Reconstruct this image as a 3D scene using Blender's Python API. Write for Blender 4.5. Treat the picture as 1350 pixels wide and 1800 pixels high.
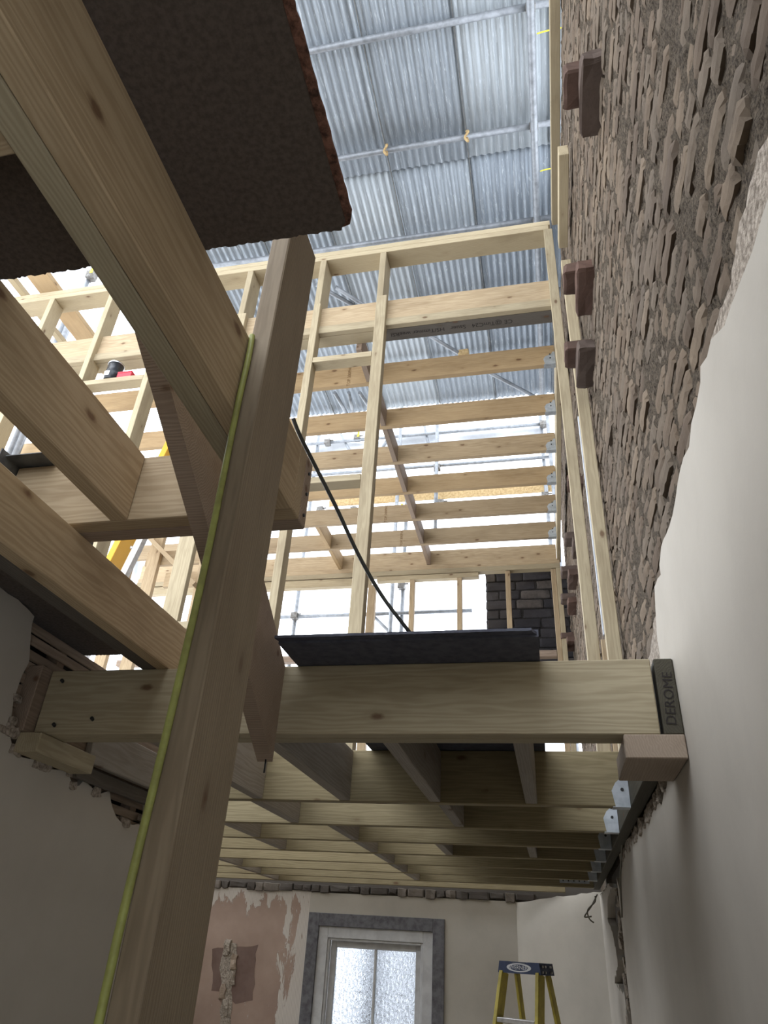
import bpy, bmesh, math, random
from math import sin, cos, radians, pi, sqrt
from mathutils import Vector, Matrix, Euler, noise
from mathutils.geometry import tessellate_polygon
R_ = random.Random(11)
for o in list(bpy.data.objects): bpy.data.objects.remove(o)
scene = bpy.context.scene
COL = scene.collection
Z0 = 1.6                      # eye height above the floor; all heights below are given relative to the eye

# ------------------------------------------------------------------ camera
YAW, PITCH, ROLL, FPX = radians(-13.74), radians(31.93), radians(3.645), 1242.0
_f = Vector((sin(YAW)*cos(PITCH), cos(YAW)*cos(PITCH), sin(PITCH)))
_r = Vector((cos(YAW), -sin(YAW), 0)); _u = _r.cross(_f)
CR = cos(ROLL)*_r + sin(ROLL)*_u
CU = -sin(ROLL)*_r + cos(ROLL)*_u
cam_d = bpy.data.cameras.new('camera'); cam = bpy.data.objects.new('camera', cam_d); COL.objects.link(cam)
cam_d.sensor_fit = 'HORIZONTAL'; cam_d.sensor_width = 36.0; cam_d.lens = FPX/1350*36.0
cam_d.clip_start = 0.02; cam_d.clip_end = 200
mw = Matrix((CR, CU, -_f)).transposed().to_4x4(); mw.translation = Vector((0, 0, Z0)); cam.matrix_world = mw
scene.camera = cam
def ray(x, y): return CR*((x-675)/FPX) + CU*(-(y-900)/FPX) + _f
def onX(x, y, v): d = ray(x, y); return d*(v/d.x)
def onY(x, y, v): d = ray(x, y); return d*(v/d.y)
def onZ(x, y, v): d = ray(x, y); return d*(v/d.z)

# ------------------------------------------------------------------ sky and exposure
SKY = 3.2
w = bpy.data.worlds.new('sky'); scene.world = w; w.use_nodes = True
nt = w.node_tree; nt.nodes.clear()
def N(t, kind, **kw):
    n = t.nodes.new(kind)
    for k, v in kw.items():
        if k == 'ins':
            for i, val in v.items(): n.inputs[i].default_value = val
        else: setattr(n, k, v)
    return n
wo = N(nt, 'ShaderNodeOutputWorld'); bg = N(nt, 'ShaderNodeBackground', ins={'Strength': SKY})
tc = N(nt, 'ShaderNodeTexCoord'); nz = N(nt, 'ShaderNodeTexNoise', ins={'Scale': 3.0, 'Detail': 6.0})
rp = N(nt, 'ShaderNodeValToRGB')
rp.color_ramp.elements[0].position = .38; rp.color_ramp.elements[0].color = (.52, .56, .64, 1)
rp.color_ramp.elements[1].position = .62; rp.color_ramp.elements[1].color = (.88, .93, 1.0, 1)
nt.links.new(tc.outputs['Generated'], nz.inputs['Vector']); nt.links.new(nz.outputs['Fac'], rp.inputs[0])
nt.links.new(rp.outputs[0], bg.inputs['Color']); nt.links.new(bg.outputs[0], wo.inputs['Surface'])
vs = scene.view_settings
vs.view_transform = 'Standard'; vs.look = 'None'; vs.gamma = 1; vs.use_curve_mapping = False
vs.exposure = 0.78

# ------------------------------------------------------------------ materials
MATS = {}
def newmat(name):
    m = bpy.data.materials.new(name); m.use_nodes = True; t = m.node_tree; t.nodes.clear()
    out = N(t, 'ShaderNodeOutputMaterial'); b = N(t, 'ShaderNodeBsdfPrincipled')
    t.links.new(b.outputs[0], out.inputs['Surface']); MATS[name] = m
    return m, t, b
def mathn(t, op, a, b=None, clamp=False):
    n = N(t, 'ShaderNodeMath', operation=op, use_clamp=clamp)
    for i, v in enumerate((a, b)):
        if v is None: continue
        if isinstance(v, (int, float)): n.inputs[i].default_value = v
        else: t.links.new(v, n.inputs[i])
    return n.outputs[0]
def mixc(t, fac, a, b, mode='MIX'):
    n = N(t, 'ShaderNodeMix', data_type='RGBA', blend_type=mode)
    for s, v in ((0, fac), (6, a), (7, b)):
        if isinstance(v, (int, float)): n.inputs[s].default_value = v
        elif isinstance(v, tuple): n.inputs[s].default_value = v if len(v) == 4 else v+(1,)
        else: t.links.new(v, n.inputs[s])
    return n.outputs[2]
def ramp(t, src, stops):
    n = N(t, 'ShaderNodeValToRGB'); e = n.color_ramp.elements
    while len(e) < len(stops): e.new(.5)
    for el, (p, c) in zip(e, stops):
        el.position = p; el.color = (c, c, c, 1) if isinstance(c, (int, float)) else c+(1,)
    t.links.new(src, n.inputs[0]); return n.outputs[0]
def mapped(t, src, scale, loc=(0, 0, 0)):
    n = N(t, 'ShaderNodeMapping'); n.inputs['Scale'].default_value = scale; n.inputs['Location'].default_value = loc
    t.links.new(src, n.inputs['Vector']); return n.outputs[0]
def noisen(t, vec, scale, detail=4, rough=.5, dist=0):
    n = N(t, 'ShaderNodeTexNoise', ins={'Scale': scale, 'Detail': detail, 'Roughness': rough, 'Distortion': dist})
    t.links.new(vec, n.inputs['Vector']); return n.outputs['Fac']
def bump(t, b, h, strength=.3, dist=.01):
    n = N(t, 'ShaderNodeBump', ins={'Strength': strength, 'Distance': dist})
    t.links.new(h, n.inputs['Height']); t.links.new(n.outputs[0], b.inputs['Normal'])
def coords(t, random_offset=True):
    c = N(t, 'ShaderNodeTexCoord').outputs['Object']
    if not random_offset: return c
    oi = N(t, 'ShaderNodeObjectInfo')
    cx = N(t, 'ShaderNodeCombineXYZ')
    t.links.new(mathn(t, 'MULTIPLY', oi.outputs['Random'], 61.0), cx.inputs[0])
    t.links.new(mathn(t, 'MULTIPLY', oi.outputs['Random'], .22), cx.inputs[1])
    t.links.new(mathn(t, 'MULTIPLY', oi.outputs['Random'], -.17), cx.inputs[2])
    a = N(t, 'ShaderNodeVectorMath', operation='ADD'); t.links.new(c, a.inputs[0]); t.links.new(cx.outputs[0], a.inputs[1])
    return a.outputs[0]

def wood(name, light, dark, knot=(.12, .06, .03), stain=(.5, .45, .4), grain=.6):
    m, t, b = newmat(name); v = coords(t)
    oi = N(t, 'ShaderNodeObjectInfo')
    # growth rings round the length axis (local X), pith outside the section
    vr = mapped(t, v, (.10, 1, 1), (0, .09, .05))
    wv = N(t, 'ShaderNodeTexWave', wave_type='RINGS', rings_direction='X',
           ins={'Scale': 42.0, 'Distortion': 9.0, 'Detail': 2.0, 'Detail Scale': .9})
    t.links.new(vr, wv.inputs['Vector'])
    fine = noisen(t, mapped(t, v, (5, 170, 170)), 1.0, 3, .6)
    g = mathn(t, 'ADD', mathn(t, 'MULTIPLY', wv.outputs['Fac'], .65), mathn(t, 'MULTIPLY', fine, .5))
    g = ramp(t, g, [(.15, 0.0), (.95, 1.0)])
    col = mixc(t, mathn(t, 'MULTIPLY', g, grain), light, dark)
    # knots
    vo = N(t, 'ShaderNodeTexVoronoi', feature='F1', ins={'Scale': 1.0, 'Randomness': 1.0})
    t.links.new(mapped(t, v, (4.2, 9, 9)), vo.inputs['Vector'])
    kd = mathn(t, 'ADD', vo.outputs['Distance'], mathn(t, 'MULTIPLY', noisen(t, v, 40, 2), .08))
    sel = N(t, 'ShaderNodeSeparateColor'); t.links.new(vo.outputs['Color'], sel.inputs[0])
    on = mathn(t, 'GREATER_THAN', sel.outputs[0], .2)
    kn = mathn(t, 'MULTIPLY', ramp(t, kd, [(.10, 1.0), (.17, 0.0)]), on)
    halo = mathn(t, 'MULTIPLY', ramp(t, kd, [(.12, 1.0), (.30, 0.0)]), on)
    col = mixc(t, mathn(t, 'MULTIPLY', halo, .5), col, dark)
    col = mixc(t, mathn(t, 'MULTIPLY', kn, .8), col, knot)
    # site dirt and per-piece tone
    st = ramp(t, noisen(t, mapped(t, v, (1.3, 5, 5)), 1.6, 5, .6), [(.48, 0.0), (.74, 1.0)])
    col = mixc(t, mathn(t, 'MULTIPLY', st, .45), col, stain, 'MULTIPLY')
    tone = mathn(t, 'ADD', mathn(t, 'MULTIPLY', oi.outputs['Random'], .24), .86)
    tn = N(t, 'ShaderNodeCombineColor')
    for i in range(3): t.links.new(tone, tn.inputs[i])
    col = mixc(t, 1.0, col, tn.outputs[0], 'MULTIPLY')
    t.links.new(col, b.inputs['Base Color'])
    b.inputs['Roughness'].default_value = .72; b.inputs['Specular IOR Level'].default_value = .25
    bump(t, b, g, .18, .002)
    return m
wood('pine_joist', (.47, .36, .225), (.315, .222, .122))
wood('pine_stud', (.44, .365, .235), (.31, .245, .15))
wood('pine_treated', (.44, .375, .25), (.29, .235, .145), stain=(.6, .55, .45))
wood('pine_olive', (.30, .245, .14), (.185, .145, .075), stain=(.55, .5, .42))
wood('pine_grey', (.34, .30, .25), (.22, .185, .145), stain=(.55, .5, .45), grain=.5)
wood('pine_post', (.31, .245, .165), (.20, .15, .098), stain=(.55, .5, .45), grain=.6)
wood('pine_block', (.36, .285, .215), (.25, .19, .14), grain=.5)
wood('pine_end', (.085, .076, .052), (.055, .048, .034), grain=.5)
wood('pine_red', (.33, .25, .185), (.21, .15, .105), stain=(.5, .45, .4))
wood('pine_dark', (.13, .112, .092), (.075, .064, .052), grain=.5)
wood('pine_orange', (.47, .34, .19), (.345, .225, .11), grain=.5)
wood('lath_wood', (.36, .28, .21), (.22, .16, .115), stain=(.4, .36, .33))

def simple(name, col, rough=.6, metal=0, col2=None, scale=8, bumps=0, bscale=60, spec=.4, lo=.4, hi=.65, stretch=(1, 1, 1), bdist=.004):
    m, t, b = newmat(name); v = coords(t)
    if col2:
        f = ramp(t, noisen(t, mapped(t, v, stretch), scale, 6, .6), [(lo, 0.0), (hi, 1.0)])
        t.links.new(mixc(t, f, col, col2), b.inputs['Base Color'])
    else: b.inputs['Base Color'].default_value = col+(1,)
    b.inputs['Roughness'].default_value = rough; b.inputs['Metallic'].default_value = metal
    b.inputs['Specular IOR Level'].default_value = spec
    if bumps: bump(t, b, noisen(t, v, bscale, 5, .65), bumps, bdist)
    return m
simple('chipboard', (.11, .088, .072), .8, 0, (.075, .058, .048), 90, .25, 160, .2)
simple('chipboard_edge', (.26, .13, .09), .95, 0, (.07, .04, .03), 60, .9, 70, .1, bdist=.01)
simple('blue_board', (.10, .105, .13), .8, 0, (.07, .07, .09), 30, .2, 90, .2)
simple('steel_tube', (.27, .285, .30), .45, .35, (.18, .19, .20), 14)
simple('coupler_steel', (.20, .195, .18), .55, .4, (.11, .095, .08), 30)
simple('hanger_zinc', (.50, .53, .55), .42, .5, (.38, .41, .43), 25)
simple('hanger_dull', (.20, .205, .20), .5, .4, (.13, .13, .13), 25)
simple('screw_steel', (.05, .05, .05), .4, .8)
simple('plaster_far', (.50, .46, .39), .9, 0, (.42, .385, .325), 2.0, .15, 30, .1, .4, .75)
simple('plaster_cream', (.51, .467, .40), .9, 0, (.44, .40, .34), 2.2, .12, 30, .1, .42, .8)
simple('plaster_edge', (.45, .385, .315), .95, 0, (.20, .165, .13), 75, 1.0, 45, .1, bdist=.012)
simple('plaster_damp', (.19, .125, .10), .8, 0, (.145, .09, .07), 5, .15, 30)
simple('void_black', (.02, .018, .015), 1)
simple('floor_dust', (.36, .33, .29), .9, 0, (.26, .24, .21), 3, .1)
simple('white_paint', (.58, .575, .56), .5, 0, (.47, .46, .45), 9)
simple('grey_stripped', (.155, .15, .155), .8, 0, (.085, .08, .085), 16, .3, 40)
simple('cable_green', (.34, .36, .10), .5, 0, (.24, .24, .07), 20)
simple('cable_black', (.035, .036, .03), .5)
simple('cable_grey', (.16, .145, .11), .6)
simple('osb', (.46, .33, .16), .8, 0, (.29, .19, .08), 26, .2, 60)
simple('sheeting', (.55, .565, .58), .6, 0, (.43, .45, .47), 3, .4, 6)
simple('ladder_blue', (.045, .065, .13), .5, 0, (.03, .04, .08), 12)
simple('ladder_yellow', (.52, .42, .06), .5, 0, (.36, .28, .05), 10)
simple('ladder_orange', (.78, .42, .035), .45)
simple('aluminium', (.62, .60, .57), .35, .7, (.45, .43, .41), 25)
simple('tin_black', (.02, .022, .025), .3)
simple('tin_metal', (.6, .6, .6), .3, .9)
simple('red_plastic', (.62, .03, .05), .4)
simple('yellow_plastic', (.72, .62, .03), .5)
simple('green_felt', (.05, .22, .10), .8)
simple('logo_white', (.75, .75, .75), .5)
simple('ink_black', (.025, .02, .018), .9)
simple('ink_brown', (.16, .085, .03), .9)
simple('render_pipe', (.12, .12, .12), .6)

# galvanised sheet: vertical streaks and white oxide along the corrugations (local Y)
def galv(name, base, seed):
    m, t, b = newmat(name); v = coords(t)
    s = noisen(t, mapped(t, v, (26, 1.4, 26)), 1.0, 6, .65)
    s2 = noisen(t, mapped(t, v, (60, 4.5, 60)), 1.0, 5, .75, 1.2)
    col = mixc(t, ramp(t, s, [(.36, 0.0), (.66, 1.0)]), base, tuple(c*.72 for c in base))
    col = mixc(t, mathn(t, 'MULTIPLY', ramp(t, s2, [(.56, 0.0), (.66, 1.0)]), .75), col, (.56, .60, .63))
    ru = mathn(t, 'MULTIPLY', ramp(t, noisen(t, v, 2.6, 5, .7), [(.68, 0.0), (.76, 1.0)]), .3)
    col = mixc(t, ru, col, (.50, .24, .08))
    t.links.new(col, b.inputs['Base Color'])
    b.inputs['Metallic'].default_value = .25; b.inputs['Roughness'].default_value = .5
galv('galv_a', (.29, .325, .355), 1); galv('galv_b', (.38, .415, .435), 2); galv('galv_c', (.25, .285, .32), 3)

def brickmat(name, c1, c2, c3, use_attr, face=True):
    m, t, b = newmat(name)
    wv = N(t, 'ShaderNodeNewGeometry').outputs['Position']
    if use_attr:
        a = N(t, 'ShaderNodeAttribute', attribute_name='tone'); tone = a.outputs['Fac']
    else: tone = N(t, 'ShaderNodeObjectInfo').outputs['Random']
    n1 = noisen(t, wv, 9, 8, .7); n2 = noisen(t, wv, 75, 6, .8); n3 = noisen(t, wv, 1.1, 4, .6)
    if face:
        t2 = mathn(t, 'FRACT', mathn(t, 'MULTIPLY', tone, 7.31))
        col = mixc(t, tone, c1, c2); col = mixc(t, mathn(t, 'GREATER_THAN', t2, .72), col, c3)
        col = mixc(t, mathn(t, 'MULTIPLY', ramp(t, n1, [(.38, 0.0), (.68, 1.0)]), .55), col, tuple(c*.62 for c in c1))
        col = mixc(t, mathn(t, 'MULTIPLY', ramp(t, n2, [(.30, 1.0), (.42, 0.0)]), .6), col, (.05, .04, .033))
        col = mixc(t, mathn(t, 'MULTIPLY', ramp(t, n3, [(.45, 0.0), (.7, 1.0)]), .4), col, (.085, .075, .066))
        bump(t, b, mathn(t, 'ADD', mathn(t, 'MULTIPLY', n1, .8), mathn(t, 'MULTIPLY', n2, .25)), .35, .012)
    else:
        n4 = noisen(t, wv, 160, 5, .8)
        k = mathn(t, 'ADD', mathn(t, 'MULTIPLY', n2, .6), mathn(t, 'MULTIPLY', n4, .4))
        col = mixc(t, ramp(t, k, [(.42, 0.0), (.60, 1.0)]), c1, c2)
        col = mixc(t, ramp(t, n1, [(.35, 0.0), (.65, 1.0)]), col, mixc(t, ramp(t, k, [(.40, 0.0), (.58, 1.0)]), tuple(c*.6 for c in c1), c3))
        bump(t, b, k, 1.0, .035)
    t.links.new(col, b.inputs['Base Color']); b.inputs['Roughness'].default_value = .95
    b.inputs['Specular IOR Level'].default_value = .1
BR = ((.13, .096, .069), (.22, .168, .118), (.165, .130, .096))
brickmat('brick_one', *BR, False); brickmat('brick_many', *BR, True)
brickmat('mortar', (.060, .046, .035), (.33, .262, .19), (.25, .20, .145), False, False)
brickmat('brick_red', (.11, .074, .058), (.15, .09, .068), (.13, .098, .08), False)
brickmat('rubble', (.12, .105, .09), (.075, .062, .052), (.19, .16, .13), False)
brickmat('brick_soot', (.032, .031, .035), (.055, .052, .056), (.10, .088, .08), False)
brickmat('mortar_soot', (.025, .024, .025), (.06, .057, .057), (.08, .075, .07), False, False)

# bare plaster of the far wall: pinkish with torn pale skim
def bare():
    m, t, b = newmat('plaster_bare'); v = coords(t, False)
    n = noisen(t, v, 2.2, 6, .65); n2 = noisen(t, mapped(t, v, (7, 7, 1.6)), 1.0, 6, .7, .6)
    col = mixc(t, ramp(t, n, [(.35, 0.0), (.7, 1.0)]), (.40, .29, .225), (.31, .215, .165))
    sp = N(t, 'ShaderNodeSeparateXYZ'); t.links.new(v, sp.inputs[0])
    zz = mathn(t, 'MULTIPLY', mathn(t, 'SUBTRACT', sp.outputs[2], .80), .9)     # torn skim hangs on near the top of the wall
    xx = mathn(t, 'MULTIPLY', mathn(t, 'SUBTRACT', sp.outputs[0], .62), .8)      # and beside the window
    k = mathn(t, 'ADD', n2, mathn(t, 'MAXIMUM', mathn(t, 'MAXIMUM', zz, xx), -.06))
    f = ramp(t, k, [(.585, 0.0), (.605, 1.0)])
    rib = mathn(t, 'SINE', mathn(t, 'MULTIPLY', sp.outputs[0], 420.0))
    skim = mixc(t, ramp(t, rib, [(.2, 0.0), (.8, 1.0)]), (.60, .545, .475), (.47, .41, .35))
    t.links.new(mixc(t, f, col, skim), b.inputs['Base Color'])
    b.inputs['Roughness'].default_value = .95
    bump(t, b, mathn(t, 'ADD', mathn(t, 'MULTIPLY', f, .6), mathn(t, 'MULTIPLY', n, .3)), .6, .01)
bare()
def glassmat():
    m, t, b = newmat('glass_reeded'); v = coords(t, False)
    b.inputs['Transmission Weight'].default_value = 1; b.inputs['Roughness'].default_value = .12; b.inputs['IOR'].default_value = 1.35
    b.inputs['Base Color'].default_value = (.40, .42, .44, 1)
    bump(t, b, noisen(t, mapped(t, v, (1, 1, .7)), 42, 3, .6, .8), .9, .03)
glassmat()

# ------------------------------------------------------------------ helpers
def link(o, parent=None):
    COL.objects.link(o)
    if parent is not None: o.parent = parent
    return o
def tag(o, label=None, cat=None, group=None, kind=None):
    if label: o['label'] = label
    if cat: o['category'] = cat
    if group: o['group'] = group
    if kind: o['kind'] = kind
    return o
def empty(name, loc, label=None, cat=None, group=None, kind=None):
    o = bpy.data.objects.new(name, None); o.empty_display_size = .1
    o.location = (loc[0], loc[1], loc[2]+Z0); COL.objects.link(o); return tag(o, label, cat, group, kind)
def mesh_obj(name, verts, faces, mat, parent=None, loc=None, smooth=False):
    """verts relative to loc (relative-height world point)"""
    me = bpy.data.meshes.new(name); me.from_pydata(verts, [], faces); me.materials.append(MATS[mat]); me.update()
    if smooth: me.shade_smooth()
    o = bpy.data.objects.new(name, me); place(o, loc or (0, 0, 0), parent); return o
def place(o, loc, parent=None, rot=None):
    m = Matrix.Translation((loc[0], loc[1], loc[2]+Z0))
    if rot is not None: m = m @ Euler(rot).to_matrix().to_4x4()
    par = parent; pm = Matrix.Identity(4)
    while par is not None: pm = par.matrix_basis @ pm; par = par.parent
    o.matrix_basis = pm.inverted() @ m
    link(o, parent)
def bm_obj(name, bm, mat, parent=None, loc=(0, 0, 0), rot=None, smooth=False):
    me = bpy.data.meshes.new(name); bm.normal_update(); bm.to_mesh(me); bm.free(); me.materials.append(MATS[mat])
    if smooth: me.shade_smooth()
    o = bpy.data.objects.new(name, me); place(o, loc, parent, rot); return o
def boxbm(sx, sy, sz, bev=.003):
    bm = bmesh.new(); bmesh.ops.create_cube(bm, size=1)
    for v in bm.verts: v.co = Vector((v.co.x*sx, v.co.y*sy, v.co.z*sz))
    if bev: bmesh.ops.bevel(bm, geom=bm.edges[:], offset=min(bev, sx*.2, sy*.2, sz*.2), segments=1, affect='EDGES')
    return bm
def T(name, x0, x1, y0, y1, z0, z1, mat, parent=None, bev=.003):
    """a sawn timber (or any box): the local X axis runs along its length so that the grain follows"""
    x0, x1 = sorted((x0, x1)); y0, y1 = sorted((y0, y1)); z0, z1 = sorted((z0, z1))
    dx, dy, dz = x1-x0, y1-y0, z1-z0; c = ((x0+x1)/2, (y0+y1)/2, (z0+z1)/2)
    if dx >= dy and dx >= dz: s = (dx, dy, dz); rot = (0, 0, 0)
    elif dy >= dz: s = (dy, dx, dz); rot = (0, 0, pi/2)
    else: s = (dz, dy, dx); rot = (0, -pi/2, 0)
    return bm_obj(name, boxbm(*s, bev), mat, parent, c, rot)
def B(name, x0, x1, y0, y1, z0, z1, mat, parent=None, bev=0):
    """axis-aligned box that keeps the world axes (walls, panes)"""
    return bm_obj(name, boxbm(x1-x0, y1-y0, z1-z0, bev), mat, parent, ((x0+x1)/2, (y0+y1)/2, (z0+z1)/2))
def bar(name, a, b, wdt, hgt, mat, parent=None, up=(0, 0, 1)):
    a, b = Vector(a), Vector(b); d = b-a; L = d.length; x = d.normalized(); up = Vector(up)
    y = up.cross(x).normalized(); z = x.cross(y)
    rot = Matrix((x, y, z)).transposed().to_euler()
    return bm_obj(name, boxbm(L, wdt, hgt), mat, parent, (a+b)/2, rot)
def tube(name, a, b, r, mat, parent=None, seg=12):
    a, b = Vector(a), Vector(b); d = b-a
    bm = bmesh.new(); bmesh.ops.create_cone(bm, cap_ends=True, segments=seg, radius1=r, radius2=r, depth=d.length)
    rot = d.to_track_quat('Z', 'Y').to_euler()
    o = bm_obj(name, bm, mat, parent, (a+b)/2, rot)
    for p in o.data.polygons: p.use_smooth = len(p.vertices) == 4
    return o
def curve(name, pts, r, mat, parent=None, res=8):
    n = len(pts); P = [Vector(p) for p in pts]; out = []
    for i in range(n-1):
        p0, p1, p2, p3 = P[max(i-1, 0)], P[i], P[i+1], P[min(i+2, n-1)]
        for k in range(res):
            s = k/res
            out.append(.5*((2*p1)+(p2-p0)*s+(2*p0-5*p1+4*p2-p3)*s*s+(3*p1-p0-3*p2+p3)*s**3))
    out.append(P[-1]); V = []; Fc = []; S = 8; c0 = P[0].copy(); pn = None
    for i, p in enumerate(out):
        d = (out[min(i+1, len(out)-1)]-out[max(i-1, 0)]).normalized()
        a = d.cross(Vector((.31, .2, .93)) if pn is None else pn)
        a = d.cross(Vector((.31, .2, .93))).normalized(); bb = d.cross(a)
        for k in range(S): V.append(p-c0+a*r*cos(2*pi*k/S)+bb*r*sin(2*pi*k/S))
        if i:
            for k in range(S): Fc.append(((i-1)*S+k, (i-1)*S+(k+1) % S, i*S+(k+1) % S, i*S+k))
    Fc.append(tuple(range(S-1, -1, -1))); Fc.append(tuple(range(len(V)-S, len(V))))
    return mesh_obj(name, [tuple(v) for v in V], Fc, mat, parent, c0, True)
def prism(name, pts, axis, a0, a1, mat, parent=None, bev=0):
    """polygon extruded along axis; pts are the two other coordinates in order (x,y)/(x,z)/(y,z)"""
    n = len(pts); cx = sum(p[0] for p in pts)/n; cy = sum(p[1] for p in pts)/n; ca = (a0+a1)/2
    V = []
    for a in (a0, a1):
        for p in pts:
            q = (p[0]-cx, p[1]-cy)
            V.append({'x': (a-ca, q[0], q[1]), 'y': (q[0], a-ca, q[1]), 'z': (q[0], q[1], a-ca)}[axis])
    bm = bmesh.new(); vs_ = [bm.verts.new(v) for v in V]
    tri = tessellate_polygon([[Vector((p[0], p[1], 0)) for p in pts]])
    for t_ in tri:
        bm.faces.new([vs_[i] for i in t_]); bm.faces.new([vs_[n+i] for i in t_][::-1])
    for i in range(n): bm.faces.new((vs_[i], vs_[n+i], vs_[n+(i+1) % n], vs_[(i+1) % n])[::-1])
    bmesh.ops.recalc_face_normals(bm, faces=bm.faces[:])
    c = {'x': (ca, cx, cy), 'y': (cx, ca, cy), 'z': (cx, cy, ca)}[axis]
    return bm_obj(name, bm, mat, parent, c)
def text(name, s, size, loc, rot, mat, parent):
    cu = bpy.data.curves.new(name, 'FONT'); cu.body = s; cu.size = size; cu.align_x = 'CENTER'; cu.align_y = 'CENTER'; cu.resolution_u = 3
    to = bpy.data.objects.new(name, cu); COL.objects.link(to); bpy.context.view_layer.update()
    me = bpy.data.meshes.new_from_object(to.evaluated_get(bpy.context.evaluated_depsgraph_get()))
    bpy.data.objects.remove(to); me.materials.clear(); me.materials.append(MATS[mat])
    o = bpy.data.objects.new(name, me); place(o, loc, parent, rot); return o
def rag(pts, step, amp, seed):
    """subdivide a 2-D polyline and roughen it"""
    r = random.Random(seed); out = []
    for (a, b) in zip(pts, pts[1:]):
        L = math.hypot(b[0]-a[0], b[1]-a[1]); n = max(1, int(L/step))
        for k in range(n):
            s = k/n; j = amp if k or True else 0
            out.append((a[0]+(b[0]-a[0])*s+r.uniform(-j, j), a[1]+(b[1]-a[1])*s+r.uniform(-j, j)))
    out.append(pts[-1]); return out
ORD = ['first', 'second', 'third', 'fourth', 'fifth', 'sixth', 'seventh', 'eighth', 'ninth']

FLOOR = -1.6
ZB, ZT = .571, .796            # lower floor joists: underside and top
UB, UT = .989, 1.209           # half-landing joists over the camera
QB, QT = 4.40, 4.62            # upper floor joists
XR = .39                       # face of the right-hand plaster
# ================================================================== SETTING
s = T('floor', -4.4, .7, -1.6, 8.3, FLOOR-.1, FLOOR, 'floor_dust', bev=0); tag(s, kind='structure')

# ---- right wall: brick above, plaster below
XB = .418
wr = T('wall_right', XB+.03, XB+.28, -.25, 8.72, FLOOR, 5.42, 'mortar', bev=0); tag(wr, kind='structure')
T('lintel_masonry', XB-.03, XB+.28, -1.6, -.251, .34, 5.42, 'mortar', wr, 0)
dr = empty('light_opening', (XB+.1, -1.05, FLOOR), kind='structure')      # unseen opening added behind the camera so daylight reaches the left wall
for ya, yb, za, zb in ((-1.6, -1.53, FLOOR, .34), (-.32, -.252, FLOOR, .34), (-1.53, -.32, .27, .34)):
    B('light_opening_frame', XB-.03, XB+.12, ya, yb, za, zb, 'white_paint', dr, .003)
def project(p):
    d = Vector(p); c = (d.dot(CR), d.dot(CU), d.dot(_f))
    if c[2] < .05: return None
    return 675+FPX*c[0]/c[2], 900-FPX*c[1]/c[2], c[2]
# mortar bed: an uneven sheet a little behind the brick faces
V = []; Fc = []; ny, nz_ = 480, 280; y0, y1, z0, z1 = .25, 8.70, .7, 5.42
for j in range(nz_+1):
    for i in range(ny+1):
        y = y0+(y1-y0)*i/ny; z = z0+(z1-z0)*j/nz_
        q = Vector((y*9, z*13, 3.1)); q2 = Vector((y*30, z*34, 8.1))
        q3 = Vector((y*75, z*75, 2.7))
        V.append((XB+.0055-.008*noise.noise(q)-.006*noise.noise(q2)-.005*noise.noise(q3)-.5, y-4.5, z-3.0))
for j in range(nz_):
    for i in range(ny):
        a = j*(ny+1)+i; Fc.append((a, a+ny+1, a+ny+2, a+1))
mesh_obj('mortar_bed', V, Fc, 'mortar', wr, (.5, 4.5, 3.0))
def brick_geo(rng, L, H, D=.05, nx=7, nzb=3, amp=.0030):
    """weathered brick: front face at x=0 bulging towards -x, ragged arrises"""
    V = []; Fc = []; sd = rng.uniform(0, 90)
    for j in range(nzb+1):
        for i in range(nx+1):
            u = i/nx; v = j/nzb
            e = min(u, 1-u)*L; e2 = min(v, 1-v)*H
            back = max(0, .007-e*.5) + max(0, .004-e2*.5) + (.010 if (i in (0, nx) and j in (0, nzb)) else 0)
            y = (u-.5)*L; z = (v-.5)*H
            if i in (0, nx) or j in (0, nzb):
                y += rng.uniform(-.010, .005)*(1 if u > .5 else -1); z += rng.uniform(-.009, .003)*(1 if v > .5 else -1)
            n = noise.noise(Vector((y*26+sd, z*30, sd)))
            V.append((back + n*amp, y, z))
    nf = len(V)
    for j in range(nzb):
        for i in range(nx):
            a = j*(nx+1)+i; Fc.append((a, a+nx+1, a+nx+2, a+1))
    ring = [i for i in range(nx+1)] + [j*(nx+1)+nx for j in range(1, nzb+1)] + [nzb*(nx+1)+i for i in range(nx-1, -1, -1)] + [j*(nx+1) for j in range(nzb-1, 0, -1)]
    for k in ring: V.append((D, V[k][1]*.96, V[k][2]*.94))
    m = len(ring)
    for k in range(m): Fc.append((ring[k], ring[(k+1) % m], nf+(k+1) % m, nf+k))
    Fc.append(tuple(nf+k for k in range(m))[::-1])
    return V, Fc
rb = random.Random(5); variants = []
for k in range(18):
    L = .214 if k < 12 else .104
    V, Fc = brick_geo(rb, L, .0715)
    me = bpy.data.meshes.new('brick'); me.from_pydata(V, [], Fc); me.materials.append(MATS['brick_one']); variants.append((me, V, Fc))
slots = []; row = 0; z = .98
while z < 5.36:
    y = .35+rb.uniform(0, .22)
    while y < 8.5:
        hdr = rb.random() < .33; L = .205 if not hdr else .10
        L2 = L+rb.uniform(.014, .028)
        k = rb.randrange(12, 18) if hdr else rb.randrange(12)
        c = Vector((XB+rb.gauss(0, .0035), y+L2/2, z+rb.uniform(-.006, .006)))
        if rb.random() > .012:
            a = [project((XB, c.y+dy*L/2, c.z+dz*.033)) for dy, dz in ((-1, -1), (1, -1), (1, 1), (-1, 1))]
            area = 0
            if all(a):
                inside = any(-40 < p[0] < 1390 and -40 < p[1] < 1840 for p in a)
                if inside: area = abs(sum(a[i][0]*a[(i+1) % 4][1]-a[(i+1) % 4][0]*a[i][1] for i in range(4)))/2
            slots.append((area, c, k, rb.uniform(-.025, .025), rb.random()))
        y += L2
    z += .079+rb.uniform(-.003, .004); row += 1
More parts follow.
